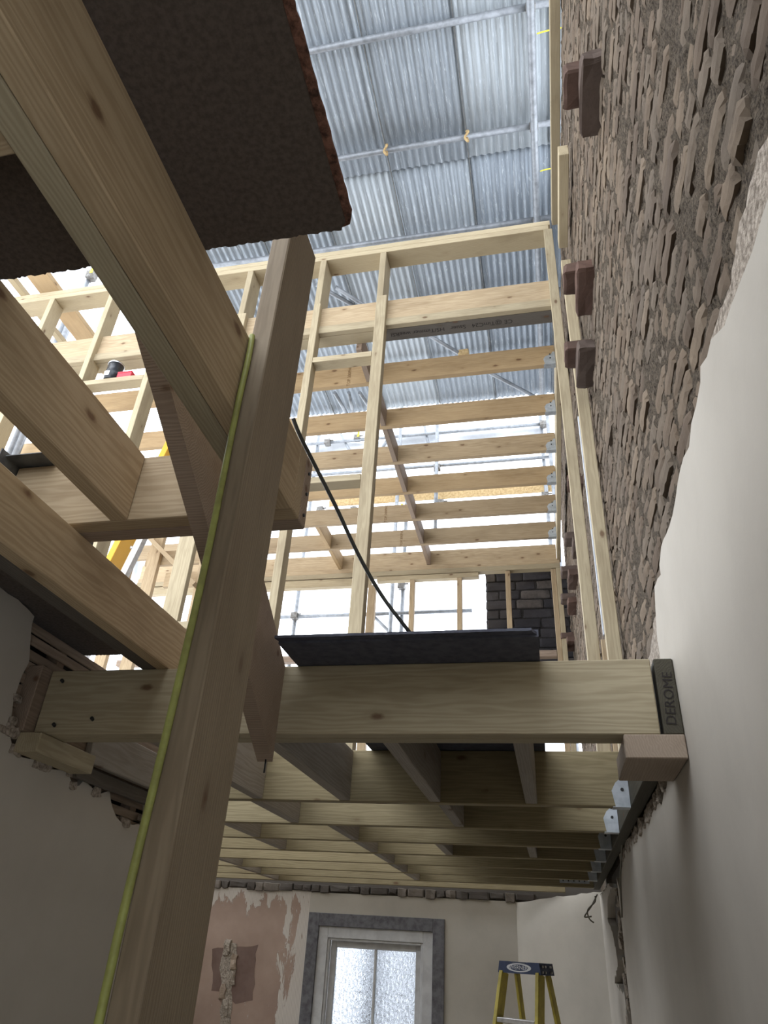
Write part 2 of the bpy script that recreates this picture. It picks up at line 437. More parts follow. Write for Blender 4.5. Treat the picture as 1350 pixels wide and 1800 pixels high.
slots.sort(key=lambda q: -q[0])
for area, c, k, tilt, tone in slots[:300]:
    o = bpy.data.objects.new('brick', variants[k][0]); place(o, c, wr, (tilt*.5, tilt*1.1, tilt))
V = []; Fc = []; tones = []
for area, c, k, tilt, tone in slots[300:]:
    if area == 0: continue
    b0 = len(V); mt = Matrix.Rotation(tilt, 3, 'Z')
    for v in variants[k][1]:
        q = mt @ Vector(v); V.append((q.x+c.x-.5, q.y+c.y-4.5, q.z+c.z-3)); tones.append(tone)
    Fc += [tuple(b0+i for i in f) for f in variants[k][2]]
far = mesh_obj('brickwork', V, Fc, 'brick_many', wr, (.5, 4.5, 3.0)); far['kind'] = 'stuff'
at = far.data.attributes.new('tone', 'FLOAT', 'POINT'); at.data.foreach_set('value', tones)
# corbel bricks that once carried a wall plate, standing out of the wall in pairs
def rough_box(name, x0, x1, y0, y1, z0, z1, mat, parent, seed, amp=.006, cuts=2):
    r = random.Random(seed); bm = bmesh.new(); bmesh.ops.create_cube(bm, size=1)
    s = ((x1-x0), (y1-y0), (z1-z0))
    bmesh.ops.bevel(bm, geom=bm.edges[:], offset=.07, segments=1, affect='EDGES')
    bmesh.ops.subdivide_edges(bm, edges=bm.edges[:], cuts=cuts, use_grid_fill=True)
    for v in bm.verts:
        v.co = Vector((v.co.x*s[0], v.co.y*s[1], v.co.z*s[2]))
        nn = noise.noise_vector(v.co*24+Vector((seed, seed*2.3, 1)))
        v.co += nn*amp
    return bm_obj(name, bm, mat, parent, ((x0+x1)/2, (y0+y1)/2, (z0+z1)/2))
for i, (yc, zc, dx) in enumerate(((1.80, 3.24, 0), (2.84, 3.20, .0), (3.22, 3.00, -.005), (4.9, 3.2, .04), (5.9, 3.25, .03), (6.55, 3.25, 0), (7.2, 3.25, 0), (8.3, 3.26, 0))):
    yc += R_.uniform(-.02, .02)
    rough_box('brick', .330+dx, .47, yc-.19, yc+.15, zc-.035, zc+.035, 'brick_red', wr, 3+i, .009)
    rough_box('brick', .268+dx, .47, yc-.12, yc+.05, zc+.042, zc+.112, 'brick_red', wr, 40+i, .009)
# plaster below, with its broken upper edge, and the rough undercoat left showing above it
edge_px = [(1350, 345), (1338, 380), (1322, 440), (1300, 500), (1275, 575), (1252, 598), (1233, 645), (1232, 670), (1216, 742), (1210, 783), (1190, 848), (1188, 878), (1176, 920), (1163, 965), (1158, 991), (1161, 1006), (1150, 1029), (1152, 1074), (1155, 1120), (1160, 1150), (1166, 1185)]
E1 = [(p.y, p.z) for p in (onX(x, y, XR) for x, y in edge_px)]
E1 = [(-.25, .98), (.3, .99), (.6, 1.0)] + E1
top = rag(E1, .05, .008, 3)
low = [(E1[-1][0]+.02, .66), (2.55, .56), (2.75, .50), (3.0, .52), (3.3, .54), (3.55, .52), (3.9, .545), (4.4, .54), (4.75, .50), (4.95, .46), (5.05, .40)]
low = rag(low, .05, .012, 4)
crk = rag([(p.y, p.z) for p in (onX(x, y, XR) for x, y in ((1084, 1545), (1090, 1600), (1097, 1660), (1102, 1720), (1111, 1798)))]+[(5.22, FLOOR)], .05, .012, 6)
poly = top + low + crk + [(-.25, FLOOR)]
prism('plaster', poly, 'x', XR, XB+.045, 'plaster_cream', wr)
crk2 = rag([(5.8, FLOOR)]+[(p.y, p.z) for p in (onX(x, y, XR) for x, y in ((1104, 1798), (1098, 1750), (1080, 1725), (1086, 1690), (1077, 1640), (1068, 1615), (1068, 1580), (1076, 1560)))], .05, .02, 8)
poly = crk2 + rag([(5.95, .50), (6.1, .53), (6.5, .52), (7.4, .54)], .05, .012, 9) + [(7.4, FLOOR)]
prism('plaster', poly, 'x', XR, XB+.045, 'plaster_cream', wr)
T('chase', XB+.025, XB+.044, 4.9, 6.4, FLOOR, .6, 'pine_dark', wr, bev=0)
under_px = [(1350, 235), (1335, 275), (1318, 330), (1298, 420), (1285, 500), (1262, 565), (1250, 600)]
E2 = [(p.y, p.z) for p in (onX(x, y, XR+.012) for x, y in under_px)]
poly = rag([(.25, 1.10), (.5, 1.10)]+E2, .025, .008, 12) + [(E2[-1][0]+.02, .95), (.25, .93)]
prism('undercoat', poly, 'x', XR+.010, XB+.044, 'plaster_edge', wr)
E3 = [(p.y, p.z) for p in (onX(x, y, XR+.012) for x, y in ((1150, 1090), (1147, 1120), (1140, 1160)))]
prism('undercoat', rag(E3+[(2.55, .80)], .03, .01, 14)+[(2.5, .6), (2.2, .6), (2.2, 1.0)], 'x', XR+.012, XB+.044, 'plaster_edge', wr)
# broken lumps of plaster in the chase and along the old floor line
rj = random.Random(21)
for k in range(9):
    y = 5.3+rj.uniform(.05, .33); z = .38-k*.11+rj.uniform(-.03, .03); sz = rj.uniform(.03, .07)
    rough_box('plaster_lump', XR+.004, XB+.02, y-sz, y+sz, z-sz, z+sz*.9, 'plaster_edge', wr, 70+k, .02)
for k in range(16):
    y = 2.5+k*.15+rj.uniform(-.05, .05); sz = rj.uniform(.02, .05)
    rough_box('plaster_lump', XR-.004, XB+.03, y-sz, y+sz, .53-sz*.6, .555+sz*.3, 'plaster_edge', wr, 90+k, .016)

# ---- left wall: plaster on laths, torn open round the beam pocket
XL = -1.75
pe = [(0, 1032), (14, 1045), (30, 1055), (50, 1068), (60, 1080), (55, 1100), (54, 1130), (50, 1165), (40, 1190), (22, 1230), (17, 1270), (16, 1290), (28, 1325), (50, 1332), (75, 1350), (100, 1352), (120, 1360), (130, 1385), (150, 1372), (170, 1395), (192, 1390), (197, 1420), (203, 1438), (218, 1449), (240, 1451), (256, 1444), (262, 1405)]
E4 = [(p.y, p.z) for p in (onX(x, y, XL) for x, y in pe)]
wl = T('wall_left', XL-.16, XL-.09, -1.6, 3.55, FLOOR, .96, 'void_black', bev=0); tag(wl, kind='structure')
poly = rag([(-1.6, .96), (1.0, .965)]+E4+[(3.3, .51), (3.55, .52)], .03, .006, 31)+[(3.55, FLOOR), (-1.6, FLOOR)]
prism('plaster', poly, 'x', XL, XL-.025, 'plaster_cream', wl)
for k in range(26):
    z = .93-k*.043-rj.uniform(0, .008)
    if z < .2: break
    T('lath', XL-.035, XL-.027, 1.7+rj.uniform(0, .1), 3.5, z-.017, z+.017, 'lath_wood', wl, .002)
for yy in (1.9, 2.25, 2.62, 3.0, 3.4):
    T('stud', XL-.09, XL-.036, yy, yy+.05, FLOOR, .95, 'pine_red', wl)
lip = rag([(p.y, p.z) for p in (onX(x, y, XL) for x, y in pe[:5])], .02, .004, 35)
for k in range(14):
    i = R_.randrange(9, len(E4)); y, z = E4[i]; y += R_.uniform(-.05, .05); sz = R_.uniform(.012, .03)
    rough_box('plaster_lump', XL-.02, XL+.008, y-sz, y+sz, z-sz*.3, z+sz, 'plaster_edge', wl, 130+k, .012)

# ---- far wall with the window
YF = 8.1
wf = empty('wall_far', (-2.2, YF+.1, FLOOR), kind='structure')
wx0, wx1, wz1, wz0 = -2.43, -1.16, .255, -1.05
B('bare_plaster', -4.4, wx0-.08, YF, YF+.2, FLOOR, .515, 'plaster_bare', wf, 0)
B('painted_plaster', wx1, -.38, YF, YF+.2, FLOOR, .505, 'plaster_far', wf, 0)
B('painted_plaster', wx0-.08, wx1, YF, YF+.2, wz1, .505, 'plaster_far', wf, 0)
B('painted_plaster', wx0-.08, wx1, YF, YF+.2, FLOOR, wz0, 'plaster_far', wf, 0)
B('painted_plaster', wx0-.08, wx0, YF, YF+.2, wz0, wz1, 'plaster_far', wf, 0)
T('masonry', -4.4, .5, YF+.02, YF+.25, .5, 1.0, 'pine_dark', wf, 0)
damp = [(p.x, p.z) for p in (onY(x, y, YF) for x, y in ((374, 1668), (452, 1662), (444, 1760), (412, 1766), (400, 1745), (372, 1740)))]
prism('damp_patch', rag(damp+[damp[0]], .06, .012, 51)[:-1], 'y', YF-.002, YF+.01, 'plaster_damp', wf)
gash = [(p.x, p.z) for p in (onY(x, y, YF) for x, y in ((396, 1655), (414, 1658), (416, 1700), (408, 1740), (404, 1800), (388, 1800), (390, 1740), (388, 1700)))]
prism('plaster_gash', rag(gash+[gash[0]], .05, .014, 52)[:-1], 'y', YF-.006, YF+.01, 'plaster_edge', wf)
for k_ in range(5):
    q = onY(400+R_.uniform(-8, 12), 1665+k_*26, YF); rough_box('plaster_lump', q.x-.03, q.x+.03, YF-.018, YF+.01, q.z-.07, q.z+.07, 'lath_wood' if k_ % 2 else 'plaster_edge', wf, 500+k_, .02)
x = -4.2
while x < -.35:
    L = R_.uniform(.07, .2)
    rough_box('brick', x, x+L, YF-.02, YF+.1, .505+R_.uniform(-.015, .02), .575, 'rubble', wf, int(x*100) % 97, .012, 1)
    x += L+.01
# splayed return between far wall and right wall
wsp = empty('wall_return', (0, 7.75, FLOOR), kind='structure')
a, b = Vector((-.40, YF+.02, 0)), Vector((XR+.06, 7.32, 0)); n = Vector((a.y-b.y, b.x-a.x, 0)).normalized()*.15
topz = rag([(0, .50), (.25, .515), (.5, .54), (.75, .555), (1, .57)], .06, .006, 44)
V = []; Fc = []
for (u, z) in topz:
    p = a+(b-a)*u; q = p+n
    V += [(p.x, p.y-7.75, 0), (p.x, p.y-7.75, z-FLOOR), (q.x, q.y-7.75, z-FLOOR), (q.x, q.y-7.75, 0)]
for i in range(len(topz)-1):
    c = i*4; d = c+4; Fc += [(c, d, d+1, c+1), (c+1, d+1, d+2, c+2), (c+2, d+2, d+3, c+3)]
mesh_obj('painted_plaster', V, Fc, 'plaster_far', wsp, (0, 7.75, FLOOR))
# enclosure of the room beyond the left wall and behind the camera
s = T('wall_side', -4.55, -4.4, 3.4, 8.3, FLOOR, .55, 'plaster_cream', bev=0); tag(s, kind='structure')
s = T('wall_partition', -4.4, XL-.16, 3.4, 3.55, FLOOR, .55, 'plaster_cream', bev=0); tag(s, kind='structure')
s = T('wall_near', -3.0, XB+.28, -1.75, -1.6, FLOOR, 2.0, 'plaster_cream', bev=0); tag(s, kind='structure')
s = T('wall_stair', -3.0, -2.85, -1.6, .9, .96, 3.4, 'plaster_cream', bev=0); tag(s, kind='structure')
s = T('ground', -8, 4, 8.31, 13, FLOOR-.1, FLOOR, 'floor_dust', bev=0); tag(s, kind='structure')
s = T('ground_side', -8, -4.56, 0, 8.31, FLOOR-.1, FLOOR, 'floor_dust', bev=0); tag(s, kind='structure')

# ---- window
wn = empty('window_1', ((wx0+wx1)/2, YF, wz0), kind='structure')
def frame(name, x0, x1, z0, z1, wd, y0, y1, mat, parent, names=('jamb', 'jamb', 'head', 'sill')):
    T(names[0], x0, x0+wd, y0, y1, z0, z1, mat, parent); T(names[1], x1-wd, x1, y0, y1, z0, z1, mat, parent)
    T(names[2], x0+wd, x1-wd, y0, y1, z1-wd, z1, mat, parent); T(names[3], x0+wd, x1-wd, y0, y1, z0, z0+wd, mat, parent)
def nested(name, loc, parent):
    o = bpy.data.objects.new(name, None); o.empty_display_size = .05; place(o, loc, parent); return o
frame('architrave', wx0-.07, wx1+.07, wz0-.07, wz1+.065, .115, YF-.025, YF+.03, 'grey_stripped', wn, ('architrave',)*4)
frame('window_frame', wx0+.045, wx1-.045, wz0, wz1-.05, .10, YF+.0, YF+.10, 'white_paint', wn, ('frame_jamb', 'frame_jamb', 'frame_head', 'frame_sill'))
frame('bead', wx0+.145, wx1-.145, wz0+.1, wz1-.15, .022, YF+.015, YF+.075, 'white_paint', wn, ('bead',)*4)
gx0, gx1, gz0, gz1 = wx0+.167, wx1-.167, wz0+.12, wz1-.172
frame('sash', gx0, gx1, gz0, gz1, .058, YF+.07, YF+.12, 'white_paint', wn, ('sash_stile', 'sash_stile', 'sash_rail', 'sash_rail'))
xm = (gx0+gx1)/2
T('glazing_bar', xm-.011, xm+.011, YF+.07, YF+.12, gz0+.058, gz1-.058, 'white_paint', wn)
for xa, xb in ((gx0+.058, xm-.011), (xm+.011, gx1-.058)):
    B('pane', xa, xb, YF+.098, YF+.102, gz0+.058, gz1-.058, 'glass_reeded', wn, 0)
s = T('yard_wall', -1.85, .6, 10.6, 10.8, FLOOR, 1.6, 'sheeting', bev=0); tag(s, 'pale outside wall showing through the right window pane', 'wall')
s = tube('downpipe', (-1.96, YF+.55, FLOOR), (-1.94, YF+.55, 1.2), .06, 'render_pipe'); tag(s, 'dark downpipe outside, blurred through the left window pane', 'pipe')

# ================================================================== LOWER FLOOR FRAMING
def thing(name, loc, label, cat, group=None): return empty(name, loc, label, cat, group)
# front trimmer beam: two plies bolted together
bm_ = thing('trimmer_beam', (-.7, 2.2, ZB), 'wide two-ply timber beam spanning the room below the blue-grey board', 'beam')
T('ply', -1.715, .325, 2.155, 2.205, ZB, ZT, 'pine_treated', bm_); T('ply', -1.715, .325, 2.207, 2.262, ZB, ZT, 'pine_treated', bm_)
for x, z in ((-1.66, .755), (-1.64, .60), (-1.5, .62)):
    tube('screw', (x, 2.145, z+.004), (x, 2.157, z), .006, 'screw_steel', bm_, 8)
# ledgers bolted along both walls
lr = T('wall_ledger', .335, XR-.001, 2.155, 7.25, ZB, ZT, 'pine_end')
lr = tag(lr, 'dark ledger timber along the right wall, stamped on its end', 'timber')
text('end_stamp', 'DEROME', .040, (.364, 2.1535, .675), (pi/2, -pi/2+.06, 0), 'ink_black', lr)
ll = T('wall_ledger', -1.79, -1.72, 2.105, 3.5, ZB, ZT+.005, 'pine_red')
tag(ll, 'reddish timber end with growth rings in the left wall pocket', 'timber')
p = T('packing_block', XL+.005, -1.655, 2.12, 2.46, .505, ZB-.001, 'pine_treated'); tag(p, 'square timber packing under the left end of the front beam', 'block')
p = T('packing_block', .222, XR-.002, 2.15, 2.45, .503, ZB-.001, 'pine_block'); tag(p, 'square timber packing under the right end of the front beam', 'block')
p = T('wall_plank', -1.718, -1.69, 2.47, 3.5, .553, .70, 'pine_grey'); tag(p, 'grey plank fixed along the torn left wall below the front beam', 'plank')
p = T('wall_plank', -1.742, -1.722, 2.47, 3.5, .495, .548, 'pine_dark'); tag(p, 'dark narrow plank under the grey one on the torn left wall', 'plank')

def hanger(parent, x, y0, y1, zb, zt, side, mat='hanger_zinc', dep=.07):
    """speed-joist hanger: stirrup under the joist with two ears against the bearer; side=+1 bearer at larger x"""
    t = .003; xa, xb = (x-dep, x) if side > 0 else (x, x+dep)
    h = nested('joist_hanger', (x, (y0+y1)/2, zb-t), parent)
    T('seat', xa, xb, y0-t, y1+t, zb-t, zb, mat, h, 0)
    for yy, sg in ((y0-t, -1), (y1, 1)):
        pts = [(xa+.01, zb), (xb, zb), (xb, zt*.62+zb*.38), (xb-.022, zt*.62+zb*.38), (xb-.03, zt*.5+zb*.5), (xa+.018, zt*.42+zb*.58), (xa, zt*.28+zb*.72)]
        if side < 0: pts = [(xa+xb-p[0], p[1]) for p in pts]
        prism('cheek', pts, 'y', yy, yy+t, mat, h)
    for zz in (.30, .5):
        tube('nail', ((xa+xb)/2+.008, y0-t-.003, zb+(zt-zb)*zz), ((xa+xb)/2+.008, y0-t, zb+(zt-zb)*zz), .007, 'screw_steel', h, 8)
    return h
JY = [3.28, 3.96, 4.57, 5.15, 5.76, 6.41, 7.06, 7.66]
for i, y in enumerate(JY):
    j = thing('floor_joist', (-1.9, y+.025, ZB), 'lower floor joist, %s one behind the front beam' % ORD[i], 'joist', 'lower floor joists')
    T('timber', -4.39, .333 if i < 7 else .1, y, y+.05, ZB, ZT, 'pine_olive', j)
    if i < 6: hanger(j, .333, y, y+.05, ZB, ZT, 1)
s = T('metal_strap', .05, .3, JY[6]-.004, JY[6]-.001, .60, .635, 'hanger_zinc', bev=0); tag(s, 'flat perforated steel strap on the far joist end', 'strap')
for k in range(5): tube('hole', (.08+k*.045, JY[6]-.0055, .618), (.08+k*.045, JY[6]-.004, .618), .006, 'screw_steel', s, 8)
JN = [2.262]+JY
nog = {1: [(464, 1407), (613, 1407), (773.6, 1410.5), (945, 1416)], 2: [(526, 1448), (817, 1457)], 3: [(450, 1469.6), (632, 1479)],
       4: [(500, 1493), (663, 1499), (797, 1505), (945, 1510)], 5: [(693, 1518)], 6: [(420, 1521), (717.6, 1535)], 7: [(458, 1536), (738, 1548)], 8: [(490, 1547)]}
for k, lst in nog.items():
    for q, (px, py) in enumerate(lst):
        xr = onZ(px, py, ZB).x; ya = JN[k-1]+(.05 if k > 1 else 0); yb = JN[k]
        where = 'only one there' if len(lst) == 1 else ('leftmost there' if q == 0 else ('nearest the right wall' if q == len(lst)-1 else ORD[q]+' from the left'))
        lab = ('noggin between front beam and first lower joist, %s' % where) if k == 1 else 'noggin between %s and %s lower joists, %s' % (ORD[k-2], ORD[k-1], where)
        o = T('noggin', xr-.05, xr, ya+.001, yb-.001, ZB+.004, ZT-.004, 'pine_grey'); tag(o, lab, 'noggin', 'lower floor noggins')
# decking boards lying on the lower joists
def board(name, x0, x1, y0, y1, z, th, mat, label, tongue=None, group=None):
    b = thing(name, ((x0+x1)/2, (y0+y1)/2, z), label, 'board', group)
    r = random.Random(int(abs(x0*y1*100)))
    pts = [(x0, y0), (x1, y0)] + rag([(x1, y1-.012), (x1-.012, y1), (x0, y1)], .007, .0025, int(abs(x1*977)))
    prism('panel', pts, 'z', z, z+th, mat, b)
    if tongue:
        side, wd = tongue
        if side == 'x': pts = rag([(x1-.01, y0), (x1+wd, y0+.005), (x1+wd, y1-.03), (x1+wd-.01, y1-.005), (x1-.01, y1)], .012, .0012, 5)
        else: pts = rag([(x0+.005, y0+.01), (x0-.004, y0-wd), (x1-.02, y0-wd), (x1, y0+.01)], .012, .0012, 6)
        prism('tongue', pts, 'z', z+th*.32, z+th*.70, 'chipboard_edge' if mat == 'chipboard' else mat, b)
    return b
board('floor_board', -.79, .002, 1.96, 3.92, ZT+.001, .022, 'blue_board', 'dark blue-grey floor board overhanging the front beam', ('y', .03))
board('floor_board', -.66, .30, 3.95, 5.12, ZT+.001, .022, 'blue_board', 'dark floor board on the lower joists behind the overhanging one')
board('floor_board', -.86, .30, 5.15, 7.0, ZT+.001, .022, 'chipboard', 'dark floor board lying on the far lower joists')
s = prism('plaster_scrap', [(.17, .79), (.33, .845), (.33, .855), (.175, .80)], 'y', 2.9, 3.05, 'plaster_cream'); tag(s, 'thin pale scrap of board tilted behind the right packing', 'scrap')

# ================================================================== HALF LANDING OVER THE CAMERA
ut = thing('landing_trimmer', (-1.0, 1.55, UB), 'upper two-ply trimmer beam held by the dark steel hanger', 'beam')
T('ply', -1.535, -.617, 1.498, 1.551, UB, UT, 'pine_joist', ut); T('ply', -1.535, -.617, 1.553, 1.606, UB, UT, 'pine_red', ut)
for z in (1.02, 1.09, 1.16):
    tube('screw', (-.618, 1.58, z), (-.612, 1.58, z), .005, 'screw_steel', ut, 8)
dj = thing('double_joist', (-.67, .6, UB), 'large double joist running overhead into the cabled post', 'joist')
T('ply', -.6705, -.618, -1.58, 1.496, UB, UT, 'pine_joist', dj); T('ply', -.7245, -.672, -1.58, 1.496, UB, UT, 'pine_treated', dj)
lj = T('landing_joist', -1.157, -1.103, -1.58, 1.497, UB, UT, 'pine_joist'); tag(lj, 'single overhead joist at left butting the upper trimmer', 'joist')
o = T('noggin', -1.101, -.7255, .435, .485, UB+.01, UT-.005, 'pine_joist'); tag(o, 'short blocking between the overhead joists at the left edge', 'noggin')
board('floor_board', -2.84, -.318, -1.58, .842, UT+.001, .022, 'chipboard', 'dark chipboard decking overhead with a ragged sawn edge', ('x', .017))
# steel hanger at the left end of the trimmer
hg = thing('beam_hanger', (-1.56, 1.55, UB), 'dark steel face hanger at the left end of the upper trimmer', 'hanger')
T('back_plate', -1.545, -1.541, 1.42, 1.68, UB-.004, UT+.02, 'hanger_dull', hg, 0)
prism('seat', [(-1.541, 1.49), (-1.47, 1.49), (-1.36, 1.608), (-1.541, 1.612)], 'z', UB-.004, UB-.001, 'hanger_dull', hg)
prism('cheek', [(-1.541, UB), (-1.47, UB), (-1.485, UB+.03), (-1.47, UB+.055), (-1.475, UB+.085), (-1.515, UB+.12), (-1.541, UB+.12)], 'y', 1.492, 1.496, 'hanger_zinc', hg)
prism('top_flange', [(-1.60, UT+.004), (-1.40, UT+.004), (-1.40, UT+.007), (-1.60, UT+.007)], 'y', 1.44, 1.60, 'hanger_dull', hg)
for z in (UB+.065, UB+.1): tube('nail', (-1.49, 1.489, z), (-1.49, 1.492, z), .006, 'screw_steel', hg, 8)
tube('nail', (-1.5405, 1.46, 1.13), (-1.536, 1.46, 1.13), .008, 'hanger_zinc', hg, 8)
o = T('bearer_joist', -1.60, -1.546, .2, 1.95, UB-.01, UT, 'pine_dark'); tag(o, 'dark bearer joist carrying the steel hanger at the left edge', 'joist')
# pair of joists resting on the front beam
o = thing('joist_pair', (-1.31, 1.6, ZT), 'pair of joists at left resting on top of the front beam', 'joist')
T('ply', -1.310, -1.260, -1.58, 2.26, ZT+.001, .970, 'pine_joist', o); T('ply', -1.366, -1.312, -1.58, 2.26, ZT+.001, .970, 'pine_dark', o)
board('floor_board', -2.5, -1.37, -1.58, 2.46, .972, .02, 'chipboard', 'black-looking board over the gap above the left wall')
o = T('timber_offcut', -1.74, -1.60, 2.55, 2.70, .86, .94, 'pine_joist'); tag(o, 'pale timber offcut in the bright gap above the laths', 'offcut')
# post with the green cable
po = T('timber_post', -.617, -.567, 1.094, 1.278, FLOOR, 1.72, 'pine_post'); tag(po, 'tall dark timber post in the foreground with cable down its edge', 'post')
pts = []
for px, py in ((443, 590), (441, 606), (434, 642), (421, 698), (397, 815), (372, 940), (348, 1050), (303, 1245), (266, 1400), (218, 1600), (173, 1800)):
    q = onY(px, py, 1.0865); pts.append((max(q.x, -.611) if q.z > .97 else q.x, 1.0865, q.z))
pts += [(pts[-1][0]-.003, 1.0865, -.6), (pts[-1][0]-.004, 1.0865, FLOOR)]
o = curve('power_cable', pts, .0068, 'cable_green'); tag(o, 'yellow-green cable running down the left edge of the post', 'cable')
# raking carriage: notched under the trimmer, plumb cut against the front beam
up = lambda y: .942+.636*(1.927-y)
lo = lambda y: .585+.648*(1.987-y)
pts = [(.98, lo(.98)), (2.153, .486), (2.153, .795), (1.612, up(1.612)), (1.612, UB-.006), (1.49, UB-.006), (1.49, 1.20), (1.08, 1.20), (.98, 1.245)]
rk = prism('stair_carriage', pts, 'x', -.882, -.832, 'pine_red'); tag(rk, 'sloping reddish stair carriage cut plumb against the front beam', 'timber')
tube('nail', (-.85, 2.14, .49), (-.85, 2.14, .45), .0025, 'screw_steel', rk, 6)
# black lead hanging from the landing to the board
P = [(515, 735, 1.62), (527, 765, 1.66), (552, 815, 1.75), (590, 890, 1.86), (630, 975, 1.98), (670, 1045, 2.06), (715, 1105, 2.12)]
pts = [tuple(onY(x, y, yy)) for x, y, yy in P]; pts += [(pts[-1][0]+.08, 2.3, .83), (pts[-1][0]+.2, 2.8, .826)]
o = curve('extension_lead', pts, .0065, 'cable_black'); tag(o, 'black lead hanging from the landing down to the blue-grey board', 'cable')

# ================================================================== UPPER STUD WALL (facing the stairwell)
YS = 4.03
sw = thing('stud_wall', (-2.2, YS, ZT), 'tall open stud wall of pale timber facing the stairwell', 'stud wall')
T('top_plate', -5.6, .315, YS, YS+.19, 5.375, 5.43, 'pine_stud', sw); T('top_plate', -5.6, .33, YS, YS+.19, 5.432, 5.49, 'pine_stud', sw)
def upper_stud(x, wd=.05, dep=.19): T('cripple_stud', x, x+wd, YS, YS+dep, 4.73, 5.374, 'pine_stud', sw)
for x in (-2.45, -1.735, -1.172): upper_stud(x, .055)
for x in (-4.565, -3.887, -3.22): T('stud', x, x+.055, YS-.002, YS+.15, ZT+.03, 5.374, 'pine_stud', sw)
for x, wd, dp in ((-2.50, .13, .05), (-1.735, .06, .10), (-1.172, .09, .085), (.272, .072, .05)):
    T('stud', x, x+wd, YS-.002, YS+dp, ZT+.03, 4.80 if x < .2 else 5.374, 'pine_stud', sw)
# header: deep joist on a flat plate whose stamped underside shows
T('header', -5.6, .30, YS+.055, YS+.105, 4.555, 4.79, 'pine_joist', sw)
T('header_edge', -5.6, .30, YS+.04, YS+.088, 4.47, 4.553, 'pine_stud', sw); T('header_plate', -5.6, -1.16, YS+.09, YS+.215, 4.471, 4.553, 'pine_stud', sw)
hp = T('header_plate', -1.158, .30, YS+.09, YS+.225, 4.471, 4.553, 'pine_dark', sw)  # right half's underside shade put into darker wood; front edge stays pale
text('grade_stamp', 'CE @TimC24   Sauer   HS/Timmer weeRSI', .058, (-.55, YS+.155, 4.4698), (pi, 0, pi), 'ink_black', hp)
for x0, x1, z in ((-1.675, -1.175, 4.15), (-3.83, -3.222, 4.18), (-1.675, -1.175, 2.93), (-2.37, -1.74, 1.82), (-4.51, -3.888, 2.6)):
    T('noggin', x0, x1, YS, YS+.11, z-.055, z, 'pine_stud', sw)
T('bottom_plate', -5.6, .315, YS, YS+.1, ZT+.001, ZT+.03, 'pine_stud', sw)
# things standing on the left noggin
zt = 4.181
tn = thing('paint_tin', (-3.55, YS+.055, zt), 'small black tin standing on a stud wall noggin', 'tin')
tube('body', (-3.58, YS+.06, zt), (-3.58, YS+.06, zt+.19), .07, 'tin_black', tn, 24); tube('rim', (-3.58, YS+.06, zt+.19), (-3.58, YS+.06, zt+.205), .073, 'tin_metal', tn, 24)
T('label_patch', -3.62, -3.57, YS-.0115, YS-.0105, zt+.03, zt+.08, 'logo_white', tn, 0)
rd = thing('red_tool_case', (-3.42, YS+.05, zt), 'small red plastic case beside the black tin', 'case')
T('body', -3.50, -3.36, YS+.01, YS+.09, zt, zt+.055, 'red_plastic', rd); T('lid', -3.50, -3.36, YS+.008, YS+.092, zt+.056, zt+.07, 'red_plastic', rd)

# ---- upper floor joists behind the stud wall
UY = [4.66, 5.30, 5.90, 6.48, 7.06, 7.66, 8.24]
for i, y in enumerate(UY):
    j = thing('upper_joist', (-2.6, y+.025, QB), 'upper floor joist of yellow pine, %s behind the stud wall' % ORD[i], 'joist', 'upper floor joists')
    T('timber', -5.6, .30, y, y+.05, QB, QT, 'pine_orange' if i in (0, 1, 3) else 'pine_joist', j)
    if i < 6: hanger(j, .301, y, y+.05, QB, QT, 1, dep=.10)
    if i < 6:
        xs = (-1.55, -1.45, -3.0, -1.85, -1.7, -1.62)[i] if i != 1 else -1.50
        text('grade_stamp', 'TOP 300PHD', .045, (xs, y-.0015, QB+.11), (pi/2, -pi/2, 0), 'ink_brown', j)
ld = T('wall_ledger', .303, .35, 4.25, 8.3, QB-.02, QT+.02, 'pine_stud'); tag(ld, 'pale ledger carrying the upper joist hangers by the brick wall', 'timber')
for i in range(len(UY)-1):
    ya, yb = UY[i]+.05, UY[i+1]
    for nm, pxl in (('right', (640, 770)), ('left', (515, 565))):
        if nm == 'left' and i < 4: continue
        xr = -1.33 if nm == 'right' else -2.55
        o = T('noggin', xr-.05, xr, ya+.001, yb-.001, QB+.003, QT-.02, 'pine_red' if nm == 'right' else 'pine_orange')
        tag(o, 'noggin between %s and %s upper joists, in the %s row' % (ORD[i], ORD[i+1], 'long middle' if nm == 'right' else 'short left'), 'noggin', 'upper floor noggins')
o = T('noggin', -1.38, -1.33, YS+.216, UY[0]-.001, QB+.003, QT-.02, 'pine_red'); tag(o, 'noggin between the stud wall header and first upper joist', 'noggin', 'upper floor noggins')

# ---- far gable framing with openings
YG = 8.22
gw = thing('gable_frame', (-1.6, YG, ZT), 'far stud frame under the last upper joist with bright openings', 'stud wall')
T('head_plate', -5.6, .335, YG, YG+.09, 4.33, 4.398, 'pine_joist', gw); T('head_plate', -5.6, .335, YG-.01, YG+.09, 4.26, 4.328, 'pine_stud', gw)
T('head_rail', -5.6, -2.13, YG, YG+.09, 4.14, 4.25, 'pine_stud', gw); T('head_rail', -2.05, -.7, YG, YG+.09, 4.19, 4.255, 'pine_stud', gw)
for x, wd in ((-5.0, .06), (-3.95, .06), (-2.16, .10), (-1.60, .062), (-.98, .062), (-.36, .062), (.215, .06)):
    T('stud', x, x+wd, YG, YG+.09, 1.2, 4.139 if x < -2.1 else (4.189 if x < -.7 else 4.255), 'pine_joist', gw)
T('corner_stud', .278, .335, YG-.02, YG+.09, 1.2, 4.255, 'pine_stud', gw)
T('sill_plate', -5.6, .21, YG, YG+.09, 3.09, 3.17, 'pine_red', gw)
